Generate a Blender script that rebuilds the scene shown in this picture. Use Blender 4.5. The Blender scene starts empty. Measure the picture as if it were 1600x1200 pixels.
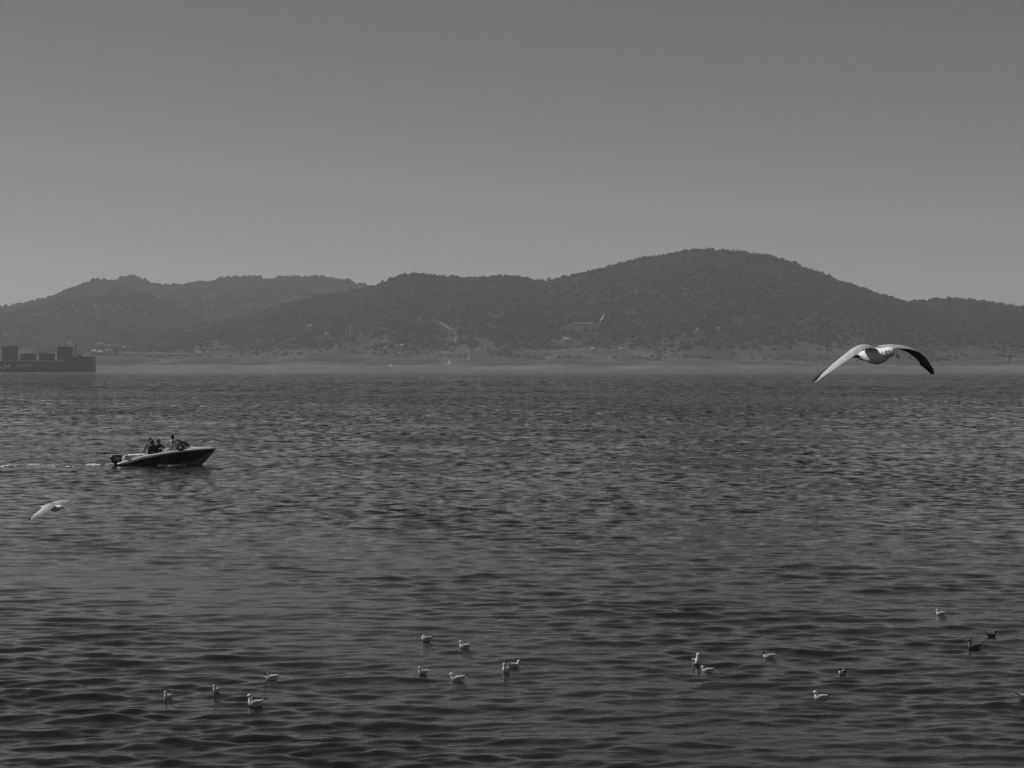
import bpy, bmesh, math, random
import numpy as np
from mathutils import Vector, Matrix, Euler

random.seed(7)
rng = np.random.default_rng(11)
scene = bpy.context.scene
COL = scene.collection
R = math.radians

# ------------------------------------------------------------------ camera
F = 3600.0            # focal length in pixels of the 1600 px wide photograph
CAM_H = 5.9           # eye height above the sea
HOR = 569.0           # image row of the horizon
cam_d = bpy.data.cameras.new("camera")
cam = bpy.data.objects.new("camera", cam_d)
COL.objects.link(cam)
cam.location = (0, 0, CAM_H)
cam.rotation_euler = (R(90) - math.atan((600 - HOR) / F), 0, 0)
cam_d.sensor_width = 36
cam_d.lens = F / 1600 * 36
cam_d.clip_start = 0.5
cam_d.clip_end = 30000
scene.camera = cam

# ------------------------------------------------------------------ world + sun
SUN_EL = R(42)
SUN_AZ = R(-72)       # left of the view axis (+Y), ahead of the camera
world = bpy.data.worlds.new("World")
scene.world = world
world.use_nodes = True
wn = world.node_tree
wn.nodes.clear()
sky = wn.nodes.new("ShaderNodeTexSky")
sky.sky_type = 'NISHITA'
sky.sun_disc = False
sky.sun_elevation = SUN_EL
sky.sun_rotation = SUN_AZ
sky.altitude = 0
sky.air_density = 1.0
sky.dust_density = 0.1
sky.ozone_density = 1.0
# black and white film behind a red filter: the red channel of the sky
bw = wn.nodes.new("ShaderNodeSeparateColor")
bg = wn.nodes.new("ShaderNodeBackground")
bg.inputs[1].default_value = 0.067
wo = wn.nodes.new("ShaderNodeOutputWorld")
wn.links.new(sky.outputs[0], bw.inputs[0])
wn.links.new(bw.outputs[0], bg.inputs[0])
wn.links.new(bg.outputs[0], wo.inputs[0])

sun_d = bpy.data.lights.new("sun", 'SUN')
sun_d.energy = 5.0
sun_d.angle = R(0.5)
sun_d.color = (1, 1, 1)           # a black and white photograph
sun = bpy.data.objects.new("sun", sun_d)
COL.objects.link(sun)
to_sun = Vector((math.sin(SUN_AZ) * math.cos(SUN_EL), math.cos(SUN_AZ) * math.cos(SUN_EL), math.sin(SUN_EL)))
sun.rotation_euler = to_sun.to_track_quat('Z', 'Y').to_euler()
sun.location = (0, 0, 400)

vs = scene.view_settings
vs.view_transform = 'Standard'
vs.look = 'None'
vs.exposure = -0.62
vs.gamma = 1
vs.use_curve_mapping = False
scene.render.engine = 'CYCLES'
scene.cycles.use_denoising = True
scene.cycles.denoiser = 'OPENIMAGEDENOISE'
scene.cycles.denoising_input_passes = 'RGB_ALBEDO_NORMAL'
scene.cycles.denoising_prefilter = 'NONE'
scene.cycles.max_bounces = 5
scene.cycles.volume_bounces = 0
scene.cycles.caustics_reflective = False
scene.cycles.caustics_refractive = False

# ------------------------------------------------------------------ helpers
def at(px, py, d):
    return Vector(((px - 800) / F * d, d, CAM_H + (HOR - py) / F * d))

def sea_d(py):
    return F * CAM_H / (py - HOR)

def tag(o, label=None, cat=None, group=None, kind=None):
    if label: o["label"] = label
    if cat: o["category"] = cat
    if group: o["group"] = group
    if kind: o["kind"] = kind
    return o

def empty(name, loc, rz=0.0):
    o = bpy.data.objects.new(name, None)
    COL.objects.link(o)
    o.empty_display_size = 0.2
    o.location = loc
    o.rotation_euler = (0, 0, rz)
    return o

def mesh_obj(name, verts, faces, mat, parent=None, smooth=False, midx=None):
    me = bpy.data.meshes.new(name)
    me.from_pydata([tuple(v) for v in verts], [], [tuple(f) for f in faces])
    mats = mat if isinstance(mat, (list, tuple)) else [mat]
    for m in mats: me.materials.append(m)
    if midx is not None:
        me.polygons.foreach_set("material_index", np.asarray(midx, dtype=np.int32))
    if smooth:
        me.polygons.foreach_set("use_smooth", np.ones(len(me.polygons), dtype=bool))
    me.update()
    o = bpy.data.objects.new(name, me)
    COL.objects.link(o)
    if parent: o.parent = parent
    return o

def np_mesh(name, V, T, mat, smooth=False, parent=None, quad=False, midx=None):
    """fast mesh from numpy arrays (all faces the same size)"""
    n = T.shape[1]
    me = bpy.data.meshes.new(name)
    me.vertices.add(len(V)); me.vertices.foreach_set("co", V.astype(np.float32).ravel())
    me.loops.add(T.size); me.loops.foreach_set("vertex_index", T.astype(np.int32).ravel())
    me.polygons.add(len(T))
    me.polygons.foreach_set("loop_start", np.arange(0, T.size, n, dtype=np.int32))
    mats = mat if isinstance(mat, (list, tuple)) else [mat]
    for m in mats: me.materials.append(m)
    if midx is not None:
        me.polygons.foreach_set("material_index", np.asarray(midx, dtype=np.int32))
    me.polygons.foreach_set("use_smooth", np.full(len(T), smooth, dtype=bool))
    me.update(calc_edges=True)
    me.validate()
    o = bpy.data.objects.new(name, me)
    COL.objects.link(o)
    if parent: o.parent = parent
    return o

class MB:
    """collects shapes, builds ONE mesh object"""
    def __init__(self): self.v = []; self.f = []; self.m = []
    def add(self, v, f, mi=0):
        o = len(self.v)
        self.v += [tuple(p) for p in v]
        self.f += [tuple(i + o for i in q) for q in f]
        self.m += [mi] * len(f)
    def box(self, c, s, rot=None, mi=0, taper=1.0):
        c = Vector(c); hx, hy, hz = s[0] / 2, s[1] / 2, s[2] / 2
        vs = []
        for z in (-hz, hz):
            t = taper if z > 0 else 1.0
            for x, y in ((-hx, -hy), (hx, -hy), (hx, hy), (-hx, hy)):
                p = Vector((x * t, y * t, z))
                if rot: p = rot @ p
                vs.append(c + p)
        self.add(vs, [(3, 2, 1, 0), (4, 5, 6, 7), (0, 1, 5, 4), (1, 2, 6, 5), (2, 3, 7, 6), (3, 0, 4, 7)], mi)
    def loft(self, rings, closed=True, caps=True, mi=0):
        n = len(rings[0]); v = [p for r in rings for p in r]; f = []
        for i in range(len(rings) - 1):
            for j in range(n if closed else n - 1):
                k = (j + 1) % n
                f.append((i * n + j, i * n + k, (i + 1) * n + k, (i + 1) * n + j))
        if caps and closed:
            f.append(tuple(reversed(range(n)))); f.append(tuple((len(rings) - 1) * n + j for j in range(n)))
        self.add(v, f, mi)
    def tube(self, pts, r, n=8, closed=False, mi=0):
        pts = [Vector(p) for p in pts]; rings = []
        rad = r if isinstance(r, (list, tuple)) else [r] * len(pts)
        L = len(pts)
        up = Vector((0, 0, 1))
        for i, p in enumerate(pts):
            a = pts[(i - 1) % L] if (closed or i > 0) else p
            b = pts[(i + 1) % L] if (closed or i < L - 1) else p
            t = (b - a).normalized()
            ref = up if abs(t.z) < 0.95 else Vector((1, 0, 0))
            s = t.cross(ref).normalized(); u = s.cross(t)
            rings.append([p + (s * math.cos(2 * math.pi * j / n) + u * math.sin(2 * math.pi * j / n)) * rad[i] for j in range(n)])
        if closed: rings.append(rings[0])
        self.loft(rings, True, not closed, mi)
    def ball(self, c, s, rot=None, seg=12, rows=8, mi=0):
        rings = []
        c = Vector(c)
        for i in range(1, rows):
            th = math.pi * i / rows
            ring = []
            for j in range(seg):
                ph = 2 * math.pi * j / seg
                p = Vector((s[0] * math.sin(th) * math.cos(ph), s[1] * math.sin(th) * math.sin(ph), -s[2] * math.cos(th)))
                if rot: p = rot @ p
                ring.append(c + p)
            rings.append(ring)
        self.loft(rings, True, True, mi)
    def build(self, name, mat, parent=None, smooth=True):
        return mesh_obj(name, self.v, self.f, mat, parent, smooth, self.m)

def catmull(pts, n):
    """resample a polyline of k-dim control points with a Catmull-Rom curve"""
    P = np.array(pts, float)
    P = np.vstack([2 * P[0] - P[1], P, 2 * P[-1] - P[-2]])
    out = []
    K = len(P) - 3
    for u in np.linspace(0, K - 1e-6, n):
        i = int(u); t = u - i
        a, b, c, d = P[i:i + 4]
        out.append(0.5 * (2 * b + (c - a) * t + (2 * a - 5 * b + 4 * c - d) * t * t + (3 * b - a - 3 * c + d) * t ** 3))
    return np.array(out)

def interp(x, xs, ys): return float(np.interp(x, xs, ys))

# ------------------------------------------------------------------ materials (all greys: the photograph is black and white)
def mat(name, v, rough=0.6, var=0.12, scale=6.0, spec=0.5, bump=0.0, metallic=0.0):
    m = bpy.data.materials.new(name); m.use_nodes = True
    nt = m.node_tree; b = nt.nodes["Principled BSDF"]
    b.inputs["Roughness"].default_value = rough
    b.inputs["Specular IOR Level"].default_value = spec
    b.inputs["Metallic"].default_value = metallic
    tc = nt.nodes.new("ShaderNodeTexCoord")
    nz = nt.nodes.new("ShaderNodeTexNoise"); nz.inputs["Scale"].default_value = scale; nz.inputs["Detail"].default_value = 4
    nt.links.new(tc.outputs["Object"], nz.inputs["Vector"])
    mr = nt.nodes.new("ShaderNodeMapRange")
    mr.inputs[1].default_value = 0.3; mr.inputs[2].default_value = 0.7
    mr.inputs[3].default_value = v * (1 - var); mr.inputs[4].default_value = v * (1 + var)
    nt.links.new(nz.outputs[0], mr.inputs[0])
    nt.links.new(mr.outputs[0], b.inputs["Base Color"])
    if bump:
        bp = nt.nodes.new("ShaderNodeBump"); bp.inputs["Strength"].default_value = bump; bp.inputs["Distance"].default_value = 0.02
        nt.links.new(nz.outputs[0], bp.inputs["Height"]); nt.links.new(bp.outputs[0], b.inputs["Normal"])
    return m

M = {}
M['feather_white'] = mat('feather_white', 0.88, 0.75, 0.06, 60, 0.2, 0.3)
M['feather_grey'] = mat('feather_grey', 0.55, 0.75, 0.12, 60, 0.2, 0.3)
M['feather_dark'] = mat('feather_dark', 0.13, 0.8, 0.2, 60, 0.2, 0.3)
M['feather_black'] = mat('feather_black', 0.02, 0.7, 0.2, 60, 0.2)
M['feather_under'] = mat('feather_under', 0.17, 0.8, 0.15, 50, 0.2, 0.3)
M['bill'] = mat('bill', 0.06, 0.4, 0.1, 40)
M['eye'] = mat('eye', 0.01, 0.15, 0.1, 40)
M['hull_black'] = mat('hull_black', 0.006, 0.3, 0.15, 3, 0.25)
M['hull_grey'] = mat('hull_grey', 0.22, 0.35, 0.25, 3)
M['gel_white'] = mat('gel_white', 0.85, 0.3, 0.08, 3)
M['deck'] = mat('deck', 0.6, 0.5, 0.15, 8)
M['vinyl'] = mat('vinyl', 0.85, 0.45, 0.08, 8)
M['engine'] = mat('engine', 0.012, 0.35, 0.1, 8)
M['decal'] = mat('decal', 0.4, 0.4, 0.05, 8)
M['chrome'] = mat('chrome', 0.7, 0.15, 0.05, 8, metallic=1.0)
M['black_frame'] = mat('black_frame', 0.015, 0.4, 0.1, 8)
M['rubber'] = mat('rubber', 0.013, 0.6, 0.2, 15)
M['skin'] = mat('skin', 0.13, 0.5, 0.08, 20)
M['cloth_dark'] = mat('cloth_dark', 0.012, 0.9, 0.3, 12)
M['cloth_mid'] = mat('cloth_mid', 0.06, 0.9, 0.3, 12)
M['cloth_light'] = mat('cloth_light', 0.7, 0.9, 0.12, 12)
M['hair'] = mat('hair', 0.01, 0.6, 0.3, 40)
M['foam'] = mat('foam', 0.8, 0.9, 0.05, 4)
M['ship_hull'] = mat('ship_hull', 0.03, 0.55, 0.25, 0.15)
M['ship_white'] = mat('ship_white', 0.6, 0.5, 0.1, 0.5)
M['ship_mark'] = mat('ship_mark', 0.6, 0.6, 0.15, 0.8)
M['steel'] = mat('steel', 0.04, 0.5, 0.2, 1)
for i, v in enumerate((0.035, 0.05, 0.028, 0.042)):
    M['box%d' % i] = mat('container_paint_%d' % i, v, 0.55, 0.2, 0.5)
M['plaster'] = mat('plaster', 0.45, 0.8, 0.1, 0.3)
M['plaster_dull'] = mat('plaster_dull', 0.4, 0.8, 0.1, 0.3)
M['roof'] = mat('roof', 0.2, 0.8, 0.2, 0.6)
M['opening'] = mat('opening', 0.03, 0.3, 0.1, 1)
M['pine'] = mat('pine', 0.02, 0.9, 0.6, 0.012, 0.1)
M['twig'] = mat('twig', 0.12, 0.9, 0.3, 0.05, 0.1)
M['bark'] = mat('bark', 0.06, 0.9, 0.3, 0.6, 0.1)
M['track'] = mat('track', 0.24, 0.95, 0.2, 0.05, 0.1)
M['sand'] = mat('sand', 0.33, 0.95, 0.2, 0.02, 0.1)

def glass_mat():
    m = bpy.data.materials.new('tinted_glass'); m.use_nodes = True
    nt = m.node_tree; b = nt.nodes["Principled BSDF"]
    b.inputs["Base Color"].default_value = (0.2, 0.2, 0.2, 1)
    b.inputs["Roughness"].default_value = 0.05
    tr = nt.nodes.new("ShaderNodeBsdfTransparent"); tr.inputs[0].default_value = (0.85, 0.85, 0.85, 1)
    mx = nt.nodes.new("ShaderNodeMixShader")
    fr = nt.nodes.new("ShaderNodeFresnel"); fr.inputs[0].default_value = 1.5
    nt.links.new(fr.outputs[0], mx.inputs[0])
    nt.links.new(tr.outputs[0], mx.inputs[1]); nt.links.new(b.outputs[0], mx.inputs[2])
    nt.links.new(mx.outputs[0], nt.nodes["Material Output"].inputs[0])
    return m
M['glass'] = glass_mat()

# ------------------------------------------------------------------ sea
def make_waves():
    n = 170
    lam = np.exp(rng.uniform(math.log(0.2), math.log(4.2), n))
    k = 2 * math.pi / lam
    # wind blows roughly towards the camera, a little from the left
    th = R(-80) + rng.normal(0, 0.5, n)
    slope = 0.135 * math.sqrt(2.0 / n) * np.interp(lam, [0.2, 0.42, 0.9, 1.8, 4.2], [0.9, 1.25, 1.0, 0.5, 0.35])
    return lam, k, np.cos(th), np.sin(th), slope / k, rng.uniform(0, 2 * math.pi, n)
WAVES = make_waves()

def wave_height(x, y, spacing=0.05):
    x = np.asarray(x, float); y = np.asarray(y, float); sp = np.broadcast_to(np.asarray(spacing, float), x.shape)
    z = np.zeros_like(x)
    gust = 0.95 + 0.38 * (np.sin(x / 5.3 + 0.7 * np.sin(y / 7.7)) * np.sin(y / 9.1 + 1.3 + 0.8 * np.sin(x / 6.1)) + 0.6 * np.sin(x / 2.3 + y / 3.9 + np.sin(y / 5.2)))
    for lam, k, cx, cy, a, ph in zip(*WAVES):
        w = np.clip((lam / sp - 2.2) / 2.0, 0, 1)
        z += a * w * np.sin(k * (cx * x + cy * y) + ph)
    return z * gust

def sea_material():
    m = bpy.data.materials.new('sea_water'); m.use_nodes = True
    nt = m.node_tree; b = nt.nodes["Principled BSDF"]
    b.inputs["Base Color"].default_value = (0.01, 0.01, 0.01, 1)
    b.inputs["Roughness"].default_value = 0.05
    b.inputs["IOR"].default_value = 1.333
    geo = nt.nodes.new("ShaderNodeNewGeometry")
    def noise(scale, stretch=(1, 1, 1), detail=3.0, rough=0.55):
        mp = nt.nodes.new("ShaderNodeMapping"); mp.inputs["Scale"].default_value = stretch
        nt.links.new(geo.outputs["Position"], mp.inputs[0])
        nz = nt.nodes.new("ShaderNodeTexNoise"); nz.inputs["Scale"].default_value = scale
        nz.inputs["Detail"].default_value = detail; nz.inputs["Roughness"].default_value = rough
        nt.links.new(mp.outputs[0], nz.inputs[0])
        return nz.outputs[0]
    def math_(op, a, bb):
        n = nt.nodes.new("ShaderNodeMath"); n.operation = op
        for i, s in enumerate((a, bb)):
            if isinstance(s, (int, float)): n.inputs[i].default_value = s
            else: nt.links.new(s, n.inputs[i])
        return n.outputs[0]
    def ramp(s, a, bb, c, d):
        n = nt.nodes.new("ShaderNodeMapRange"); n.interpolation_type = 'SMOOTHSTEP'
        n.inputs[1].default_value = a; n.inputs[2].default_value = bb; n.inputs[3].default_value = c; n.inputs[4].default_value = d
        nt.links.new(s, n.inputs[0]); return n.outputs[0]
    sep = nt.nodes.new("ShaderNodeSeparateXYZ"); nt.links.new(geo.outputs["Position"], sep.inputs[0])
    # gusts: patches of rougher and calmer water; the lee under the hills lies calm
    gust = ramp(noise(0.016, (0.8, 0.6, 1), 4, 0.6), 0.36, 0.64, 0.5, 1.3)
    lee = ramp(sep.outputs[1], 1000, 1500, 1.0, 0.45)
    # pale haze over the far water, painted into its base colour
    painted_haze = ramp(sep.outputs[1], 1150, 1800, 0.01, 0.16)
    nt.links.new(painted_haze, b.inputs["Base Color"])
    amp = math_('MULTIPLY', gust, lee)
    # ripples and chop
    Y = sep.outputs[1]
    h = math_('MULTIPLY', noise(8.0, (0.55, 1.3, 1), 4, 0.62), 0.013)
    h = math_('ADD', h, math_('MULTIPLY', math_('MULTIPLY', noise(1.6, (0.7, 1.25, 1), 3), 0.07), ramp(Y, 40, 130, 0.55, 1.0)))
    h = math_('MULTIPLY', h, amp)
    bp = nt.nodes.new("ShaderNodeBump"); bp.inputs["Strength"].default_value = 1.0; bp.inputs["Distance"].default_value = 1.0
    nt.links.new(h, bp.inputs["Height"])
    # farther out the wave faces stand as long-crested facets: their slopes towards and away from the wind
    def facets(scale, stretch, gain, a0, a1, b0=None, b1=None):
        v = math_('MULTIPLY', math_('SUBTRACT', noise(scale, stretch, 2.5, 0.6), 0.5), gain)
        v = math_('MULTIPLY', v, ramp(Y, a0, a1, 0.0, 1.0))
        return math_('MULTIPLY', v, ramp(Y, b0, b1, 1.0, 0.25)) if b0 else v
    sl = facets(2.8, (0.42, 0.5, 1), 1.9, 45, 120, 240, 500)
    sl = math_('ADD', sl, facets(1.6, (0.5, 0.24, 1), 3.0, 120, 280, 600, 1000))
    sl = math_('ADD', sl, facets(0.5, (0.5, 0.17, 1), 3.2, 320, 600))
    sl = math_('ADD', sl, facets(0.22, (0.35, 0.6, 1), 0.7, 70, 160))
    sl = math_('ADD', math_('MULTIPLY', sl, amp), math_('MULTIPLY', ramp(Y, 60, 300, 0.0, -0.05), amp))
    cv = nt.nodes.new("ShaderNodeCombineXYZ"); nt.links.new(sl, cv.inputs[1])
    va = nt.nodes.new("ShaderNodeVectorMath"); va.operation = 'ADD'
    nt.links.new(bp.outputs[0], va.inputs[0]); nt.links.new(cv.outputs[0], va.inputs[1])
    vn = nt.nodes.new("ShaderNodeVectorMath"); vn.operation = 'NORMALIZE'; nt.links.new(va.outputs[0], vn.inputs[0])
    nt.links.new(vn.outputs[0], b.inputs["Normal"])
    return m

def build_sea():
    d = [14.0]
    while d[-1] < 7200: d.append(d[-1] + max(0.07, 0.0023 * d[-1]) if d[-1] < 700 else d[-1] * 1.02)
    d = np.array(d)
    s = np.concatenate([[-1.6, -0.8, -0.45], np.linspace(-0.27, 0.27, 330), [0.45, 0.8, 1.6]])
    D, S = np.meshgrid(d, s, indexing='ij')
    X = D * S; Y = D
    sp = np.maximum(np.gradient(d)[:, None] * np.ones_like(S), (0.54 / 330) * D)
    sp = np.where(np.abs(S) > 0.28, 50, sp)
    Z = wave_height(X, Y, sp)
    V = np.stack([X, Y, Z], -1).reshape(-1, 3)
    nr, nc = D.shape
    i = np.arange(nr - 1)[:, None] * nc + np.arange(nc - 1)[None, :]
    T = np.stack([i, i + 1, i + nc + 1, i + nc], -1).reshape(-1, 4)
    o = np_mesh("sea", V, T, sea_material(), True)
    tag(o, "dark rippled sea filling the lower half of the view", None, None, "structure")
    return o
build_sea()

# ------------------------------------------------------------------ hills
def fourier(seed, lam0, lam1, n):
    r = np.random.default_rng(seed)
    lam = np.exp(r.uniform(math.log(lam0), math.log(lam1), n)); th = r.uniform(0, 2 * math.pi, n); ph = r.uniform(0, 2 * math.pi, n)
    def f(x, y):
        z = np.zeros_like(np.asarray(x, float))
        for l, t, p in zip(lam, th, ph):
            z = z + np.sin(2 * math.pi / l * (math.cos(t) * x + math.sin(t) * y) + p) * (l / lam1) ** 0.6
        return z / math.sqrt(n)
    return f
NZ_BIG = fourier(3, 120, 420, 14)
NZ_MID = fourier(4, 40, 140, 16)
NZ_MASK = fourier(5, 25, 160, 20)

TREE_PX = 5.0    # the outlines below are the tree tops; the ground lies a little lower
LAYERS = [  # crest distance, front depth, back depth, outline (photo pixels)
    (4450, 900, 500, [(-300, 520), (-120, 500), (0, 480), (40, 472), (90, 460), (110, 449), (128, 440), (148, 436), (168, 438), (185, 442), (240, 470), (300, 520), (360, 569)]),
    (4700, 1000, 500, [(60, 569), (110, 480), (150, 447), (180, 439), (194, 432), (208, 431), (222, 434), (240, 442), (262, 446), (290, 445), (312, 441), (340, 436), (370, 434), (420, 434), (480, 433.5), (515, 435), (545, 439), (575, 447), (620, 460), (700, 500), (800, 569)]),
    (3900, 620, 400, [(-260, 569), (-120, 520), (0, 492), (60, 478), (120, 467), (170, 461), (215, 459), (250, 464), (285, 478), (320, 497), (350, 520), (400, 569)]),
    (3380, 560, 420, [(120, 569), (200, 545), (270, 516), (350, 500), (400, 488), (440, 476), (470, 465), (500, 460), (540, 457), (576, 448), (600, 440), (630, 428), (650, 426), (680, 430), (700, 433), (740, 432), (770, 430), (800, 432), (838, 438), (870, 434), (900, 429), (950, 418), (1000, 405), (1050, 398), (1080, 391), (1130, 391), (1160, 395), (1190, 400), (1230, 410), (1270, 425), (1310, 440), (1350, 453), (1390, 465), (1420, 473), (1480, 492), (1560, 525), (1650, 569)]),
    (3520, 620, 400, [(1180, 569), (1280, 510), (1360, 484), (1418, 472), (1450, 467), (1490, 465), (1530, 469), (1570, 475), (1600, 478), (1720, 492), (1900, 530), (2100, 569)]),
]
SHORE_Y = 2640.0
def layer_h(l, x, y):
    yc, wf, wb, pts = LAYERS[l]
    px = 800 + np.asarray(x, float) / yc * F
    H = CAM_H + (HOR - np.interp(px, [p[0] for p in pts], [p[1] for p in pts]) - TREE_PX) / F * yc
    # soften corners of the outline
    for dx in (-7, 7):
        H = H + CAM_H + (HOR - np.interp(px + dx, [p[0] for p in pts], [p[1] for p in pts]) - TREE_PX) / F * yc
    H = np.maximum(H / 3, 0)
    t = (y - yc - 26 * np.sin(x / 170.0 + l)) / np.where(y < yc, wf, wb)
    p = np.clip(1 - np.abs(t) ** 1.35, 0, 1)
    side = np.clip(1 - p, 0, 1) * np.clip(p * 4, 0, 1)
    return H * p * (1 + 0.22 * side * NZ_BIG(x, y)) + side * 5.0 * NZ_MID(x, y) * np.clip(H / 60, 0, 1)
def ground_h(x, y):
    x = np.asarray(x, float); y = np.asarray(y, float)
    sh = SHORE_Y + 22 * np.sin(x / 260.0) + 9 * np.sin(x / 71.0 + 1)
    s = np.clip((y - sh) / 14.0, -1, 1)
    base = np.where(s > 0, 3.4 * s * s * (3 - 2 * s), s * 2.0)
    rise = np.clip((y - sh - 25) / 330.0, 0, 1)
    base = base + 20 * rise ** 1.2 + 2.2 * NZ_MID(x, y) * np.clip((y - sh - 20) / 60, 0, 1)
    h = np.maximum.reduce([layer_h(l, x, y) for l in range(len(LAYERS))])
    k = 7.0      # smooth maximum keeps valley bottoms soft
    m = np.maximum(h, base)
    return np.where(s > 0, m + k * np.exp(-np.abs(h - base) / k) * 0.35 * np.clip((y - sh - 30) / 60, 0, 1), np.minimum(base, 0))

def hill_material():
    m = bpy.data.materials.new('hill_ground'); m.use_nodes = True
    nt = m.node_tree; b = nt.nodes["Principled BSDF"]
    b.inputs["Roughness"].default_value = 0.95; b.inputs["Specular IOR Level"].default_value = 0.1
    geo = nt.nodes.new("ShaderNodeNewGeometry")
    def noise(scale, detail=5):
        nz = nt.nodes.new("ShaderNodeTexNoise"); nz.inputs["Scale"].default_value = scale; nz.inputs["Detail"].default_value = detail
        nt.links.new(geo.outputs["Position"], nz.inputs[0]); return nz.outputs[0]
    def ramp(s, a, bb, c, d):
        n = nt.nodes.new("ShaderNodeMapRange"); n.inputs[1].default_value = a; n.inputs[2].default_value = bb
        n.inputs[3].default_value = c; n.inputs[4].default_value = d
        nt.links.new(s, n.inputs[0]); return n.outputs[0]
    def mul(a, bb, op='MULTIPLY'):
        n = nt.nodes.new("ShaderNodeMath"); n.operation = op
        for i, s in enumerate((a, bb)):
            if isinstance(s, (int, float)): n.inputs[i].default_value = s
            else: nt.links.new(s, n.inputs[i])
        return n.outputs[0]
    sep = nt.nodes.new("ShaderNodeSeparateXYZ"); nt.links.new(geo.outputs["Position"], sep.inputs[0])
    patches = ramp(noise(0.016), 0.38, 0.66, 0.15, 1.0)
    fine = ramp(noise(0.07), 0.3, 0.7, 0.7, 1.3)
    fields_haze = ramp(sep.outputs[2], 4, 60, 1.0, 0.1)      # dry fields low down, paled further as painted haze; scrub above
    v = mul(mul(patches, fields_haze), 0.09)
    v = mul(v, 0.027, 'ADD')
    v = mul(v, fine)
    beach = ramp(sep.outputs[2], 3.0, 5.5, 0.07, 0.0)   # sand along the water
    v = mul(v, beach, 'ADD')
    nt.links.new(v, b.inputs["Base Color"])
    return m

def build_hills():
    xs = np.arange(-2100, 2101, 11.0)
    ys = np.concatenate([np.arange(2590, 2760, 4.0), np.arange(2760, 5400, 11.0)])
    Y, X = np.meshgrid(ys, xs, indexing='ij')
    Z = ground_h(X, Y)
    V = np.stack([X, Y, Z], -1).reshape(-1, 3)
    nr, nc = X.shape
    i = np.arange(nr - 1)[:, None] * nc + np.arange(nc - 1)[None, :]
    T = np.stack([i, i + 1, i + nc + 1, i + nc], -1).reshape(-1, 4)
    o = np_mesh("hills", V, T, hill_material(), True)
    tag(o, "long range of hazy wooded hills across the far shore", None, None, "structure")
build_hills()

def hit(px, py):
    ys = np.arange(2650.0, 4600.0, 3.0)
    g = ground_h((px - 800) / F * ys, ys)
    k = np.nonzero(g >= CAM_H + (HOR - py) / F * ys)[0]
    return float(ys[k[0]]) if len(k) else 2800.0

HOUSES = [   # photo column, row, width, depth, height, label, roof
    (147.5, 553, 5, 5, 3.6, "brightest white house right of the ship's mast, left of a pair", 'plaster'),
    (157.5, 554, 6, 5, 3.4, "white house right of the ship's mast, right of a pair", 'plaster'),
    (168, 551.5, 4, 4, 2.6, "small grey-roofed house just right of the white pair", 'roof'),
    (156, 540, 7, 5, 2.4, "long low house up the slope above the white pair", 'roof'),
    (176, 542.5, 9, 5, 2.4, "longest low house on the slope right of the ship", 'roof'),
    (194, 545, 3.5, 4, 2.4, "small white house at the right end of the slope houses", 'plaster'),
    (250, 555, 4, 4, 2.4, "lone low house on the shore road left of centre", 'roof'),
    (312, 554.5, 3.4, 4, 2.4, "lone white house at the right end of the left shore road", 'plaster'),
    (484, 511, 9, 5, 2.4, "long hillside house left of the radio mast", 'roof'),
    (511, 523, 4.5, 4, 2.6, "hillside house nearest the radio mast on its left", 'roof'),
    (565, 527, 4, 4, 2.6, "hillside house just right of the radio mast", 'roof'),
    (526, 545, 5, 4, 3, "pale house low below the radio mast", 'roof'),
    (628, 543, 4.5, 4, 2.6, "lone white house low on the slope between mast and track", 'plaster'),
    (624, 554.5, 3.4, 4, 2.2, "tiny white house nearest the beach left of centre", 'plaster'),
    (655, 501.5, 3.4, 4, 2.4, "lone house high on the slope left of the slanting track", 'roof'),
    (714, 533, 4, 4, 3.4, "pale house below the foot of the slanting track", 'roof'),
    (883, 532.5, 4.5, 4, 2.6, "white house left of a tiny neighbour on the big hill", 'plaster'),
    (888.5, 532.5, 2.4, 3, 2, "tiny white hut touching a larger white house", 'plaster'),
    (926, 549.5, 4, 4, 3.8, "tall white house by the coast road at the middle", 'plaster'),
    (970.5, 547.5, 4, 4, 2, "low white house by the coast road right of the tall one", 'plaster'),
    (1091, 517, 3, 3, 2.2, "small house on the big hill, left of two", 'roof'),
    (1122, 516, 4, 3, 2.2, "small house on the big hill, right of two", 'roof'),
]
TRACKS = [
    ("dirt_track", "pale slanting track cut down the middle hillside", [(685, 504.5), (692, 508.5), (699, 513), (706, 517)], 3.2),
    ("terrace", "pale curved terrace below the middle of the big hill", [(880, 513), (895, 509), (912, 507), (926, 507.5)], 5),
    ("coast_road", "pale coast road along the foot of the right hill", [(800, 553), (840, 550.5), (880, 549), (920, 550), (960, 548), (1005, 545)], 3.5),
    ("coast_path", "pale road behind the shore on the left", [(185, 553.5), (220, 553), (255, 553.5), (300, 554)], 3.5),
    ("high_road", "faint pale road slanting over the foot of the left hill", [(258, 521), (275, 518.5), (295, 517.5)], 4),
]
CLEAR = [((h[0] - 800) / F * hit(h[0], h[1]), hit(h[0], h[1]), 9.0) for h in HOUSES]
for _n, _l, _p, _w in TRACKS:
    for q in catmull(_p, 26):
        _y = hit(q[0], q[1]); CLEAR.append(((q[0] - 800) / F * _y, _y, 7.0))
def is_clear(x, y):
    bad = np.zeros(len(x), bool)
    for cx, cy, r in CLEAR: bad |= (np.abs(x - cx) < r) & (y - cy < 4) & (y - cy > -r * 2.2)
    return ~bad

# woods: too many and too far to count, one mass per kind of tree
def ico():
    bm = bmesh.new(); bmesh.ops.create_icosphere(bm, subdivisions=1, radius=1.0)
    V = np.array([v.co[:] for v in bm.verts]); T = np.array([[v.index for v in f.verts] for f in bm.faces]); bm.free()
    return V, T
ICO_V, ICO_T = ico()

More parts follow.
